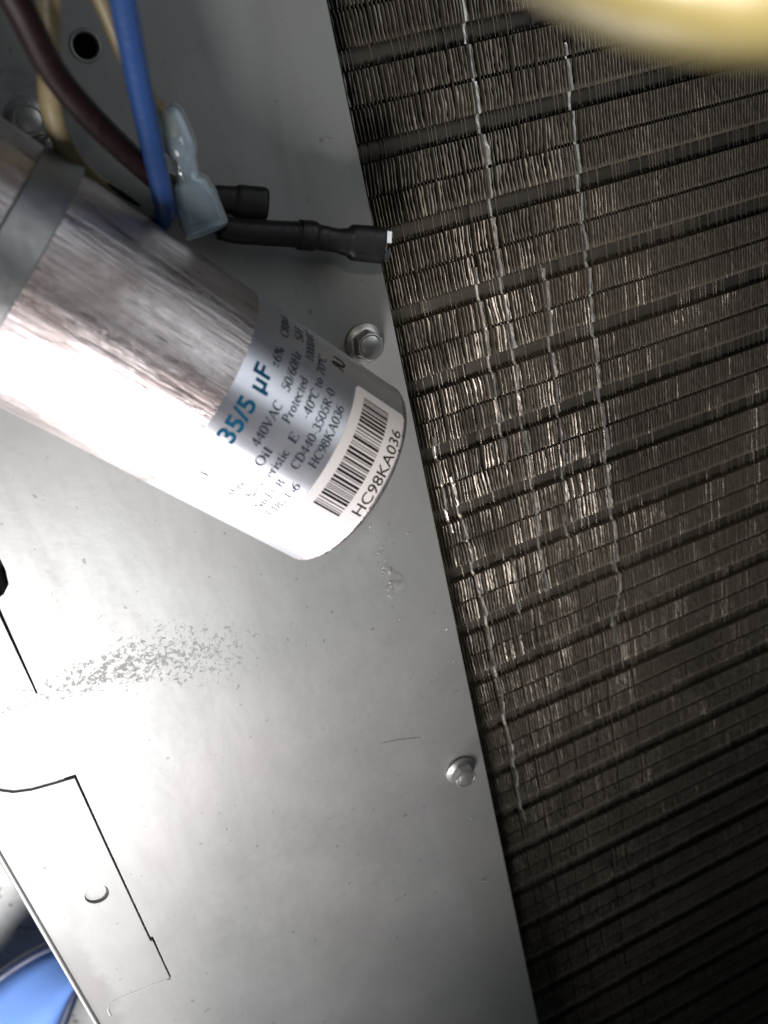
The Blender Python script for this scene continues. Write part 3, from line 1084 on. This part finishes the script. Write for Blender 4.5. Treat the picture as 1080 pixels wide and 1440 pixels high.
tn = thing('clear_connector_wire', (29, -10, 26), 'pale wire behind the blue one, ending in a clear nylon spade connector', 'wire', 'loose wires above the capacitor')
bp = rel([(12, 62, 66), (18.2, 36, 46), (21.0, 23.1, 38), (22.6, 14.5, 34), (25.2, 7.5, 30), (27.5, 3.2, 28.5), (28.4, -0.5, 28)], tn)
link('insulation', wire_mesh('insulation', bp, 1.5), 'tan_insulation', tn)
pts = rel([(27.6, 4.0, 28), (28.2, 2.4, 28), (29.0, -2.6, 28), (29.0, -5.4, 28), (28.9, -8.2, 27.8), (28.9, -10.2, 27.6), (29.0, -13.0, 27), (29.6, -19.2, 26), (29.7, -20.2, 26)], tn)
st = [(2.7, 2.3), (3.4, 2.8), (3.4, 2.9), (2.5, 2.3), (2.4, 2.2), (4.0, 2.7), (4.8, 3.0), (5.0, 2.9), (4.85, 2.7)]
p, pr = lerp_profile(st, pts, 5)
sl = link('connector_sleeve', sweep('connector_sleeve', p, pr, 32, square=2.8), 'nylon', tn)
sl['label'] = 'translucent bluish nylon connector sleeve'
pts = rel([(28.6, -1.0, 28), (28.9, -6.0, 28), (28.9, -9.0, 27.7), (28.95, -11, 27.4), (29.5, -18.6, 26.2)], tn)
p, pr = lerp_profile([(1.5, 1.2), (1.3, 1.0), (1.5, 0.9), (3.1, 0.7), (3.2, 0.7)], pts, 5)
link('terminal', sweep('terminal', p, pr, 16, square=4.0), 'tin', sl)
# bright exposed barrel of the terminal at the neck
p = [Vector(q) for q in rel([(27.0, -5.2, 29.6), (27.1, -7.0, 29.7), (27.5, -9.4, 29.3)], tn)]
link('barrel', sweep('barrel', p, [(0.35, 0.3)] * 3, 10), 'tin', sl)

ty = thing('tan_wire', (7.9, -3.6, 26), 'dull tan wire hanging in front of the upper left screw', 'wire', 'loose wires above the capacitor')
bp = rel([(20, 58, 82), (15.2, 35, 63), (11.6, 23.0, 50), (8.9, 15.7, 44), (6.9, 9.7, 38), (6.6, 3.5, 33.5), (8.6, -2.8, 26.5), (12.5, -8.0, 18), (14.4, -9.4, 8)], ty)
link('insulation', wire_mesh('insulation', bp, 1.95), 'tan_insulation', ty)

YO = Vector((1.3, -0.8, 0.0))
ye = thing('yellow_wire', (44.9, -1.1, 163.7), 'thick pale yellow wire looping close to the lens, out of focus', 'wire')
bp = rel([(28.5, 26, 147), (32.6, 13.5, 153.2), (36.4, 7.3, 157.4), (40.8, 3.0, 161.2), (45.2, 0.6, 163.7), (51.0, -0.9, 166.0), (60.4, -1.6, 167.0), (74, 2.1, 164.1), (90, 12, 158), (100, 30, 150)], ye)
link('insulation', wire_mesh('insulation', bp, 3.45), 'yellow_insulation', ye)
ye.location = ye.location + YO * MM

tip = sweep('cable_tie_tip', smooth_path([(13.0, -6.6, 24), (15.4, -9.6, 23.4), (18.0, -12.4, 23)], 5), [(0.25 + 0.35 * math.sin(math.pi * q / 10), 0.2) for q in range(11)], 10)
tag(link('cable_tie_tip', tip, 'black_sleeve'), 'thin black sliver between the strap and the blue wire', 'tie tip')


# ------------------------------------------------------------------ droplets and glue on the panel
def blob(r_, flat, seed):
    bm_ = bmesh.new()
    bmesh.ops.create_uvsphere(bm_, u_segments=14, v_segments=9, radius=r_ * MM)
    rr_ = random.Random(seed)
    ph = rr_.uniform(0, 6)
    for v_ in bm_.verts:
        an = math.atan2(v_.co.y, v_.co.x)
        f = 1 + 0.22 * math.sin(2 * an + ph) + 0.12 * math.sin(3 * an + ph * 2)
        v_.co.x *= f
        v_.co.y *= f
        v_.co.z *= flat
    return bm_


gl = empty('glue_smear', (57.6, -133, 0))
tag(gl, 'clear lumpy smear of dried glue on the panel below the barcode', 'glue smear')
bm_all = bmesh.new()
for q in range(46):
    u = rng.normal() * 0.38
    cx, cyy = 0.4 + rng.normal() * 1.3 + u * 1.2, -u * 17
    b_ = blob(0.34 + 0.8 * rng.random() ** 2 * math.exp(-(u * 1.6) ** 2), 0.35, q)
    b_.transform(Matrix.Translation(Vector((cx, cyy, 0.02)) * MM))
    m_ = bpy.data.meshes.new('t')
    b_.to_mesh(m_)
    b_.free()
    bm_all.from_mesh(m_)
    bpy.data.meshes.remove(m_)
m_ = bpy.data.meshes.new('beads')
bm_all.to_mesh(m_)
bm_all.free()
o = link('beads', m_, 'droplet', gl)
o['kind'] = 'stuff'
pool = blob(2.4, 0.14, 99)
pool.transform(Matrix.Diagonal((0.9, 1.7, 1, 1)))
pool.transform(Matrix.Translation(Vector((2.4, -3.5, 0.0)) * MM))
m_ = bpy.data.meshes.new('pool')
pool.to_mesh(m_)
pool.free()
link('pool', m_, 'droplet', gl)
DR = [(55.7, -114.9, 0.55, 'below the barcode sticker'), (69.4, -152.4, 0.4, 'left of a pair by the coil'), (72.5, -160.3, 0.55, 'nearest the coil edge of the pair'),
      (71.9, -173.1, 0.6, 'lowest of those above the lone screw'), (66.0, -275.8, 0.95, 'below the lone lower screw'), (67.1, -121.8, 0.35, 'beside the glue smear, towards the coil'), (66.5, -243, 0.4, 'just below the lone lower screw')]
for q, (x_, y_, r__, lab) in enumerate(DR):
    b_ = blob(r__, 0.5, 200 + q)
    m_ = bpy.data.meshes.new('droplet')
    b_.to_mesh(m_)
    b_.free()
    o = link('droplet', m_, 'droplet')
    o.location = Vector((x_, y_, 0.02)) * MM
    tag(o, 'tiny clear droplet on the panel, ' + lab, 'droplet', 'droplets on the panel')

# ------------------------------------------------------------------ blue shoe and white cloth on the ground, lower left
sh = empty('blue_shoe', (-160, -391, -150))
tag(sh, 'blue object with a curved dark rim on the ground past the panel edge', 'shoe')
rimc = smooth_path([(-70, -40, 0), (-38, 0, 2), (-12, 22, 4), (14, 33, 5), (36, 34, 4), (50, 26, 2)], 6)
low = smooth_path([(-70, -95, 30), (-38, -80, 36), (-14, -48, 36), (10, -18, 28), (32, 8, 18), (50, 22, 6)], 6)
vs_, fs = [], []
NV = 8
W = NV + 1
for a, b in zip(rimc, low):
    for j in range(W):
        u = j / NV
        p_ = a.lerp(b, u)
        p_.z += 14 * math.sin(math.pi * u)
        vs_.append(tuple(p_))
for i in range(len(rimc) - 1):
    for j in range(NV):
        fs.append((i * W + j, i * W + j + 1, (i + 1) * W + j + 1, (i + 1) * W + j))
up_ = link('upper', pydata('upper', vs_, fs), 'blue_rubber', sh)
md = up_.modifiers.new('thickness', 'SOLIDIFY')
md.thickness = 2.5 * MM
link('rim', sweep('rim', rimc, [(2.6, 3.0)] * len(rimc), 14), 'navy_rubber', sh)
link('strap', sweep('strap', low, [(3.5, 6.0)] * len(low), 14), 'navy_rubber', sh)
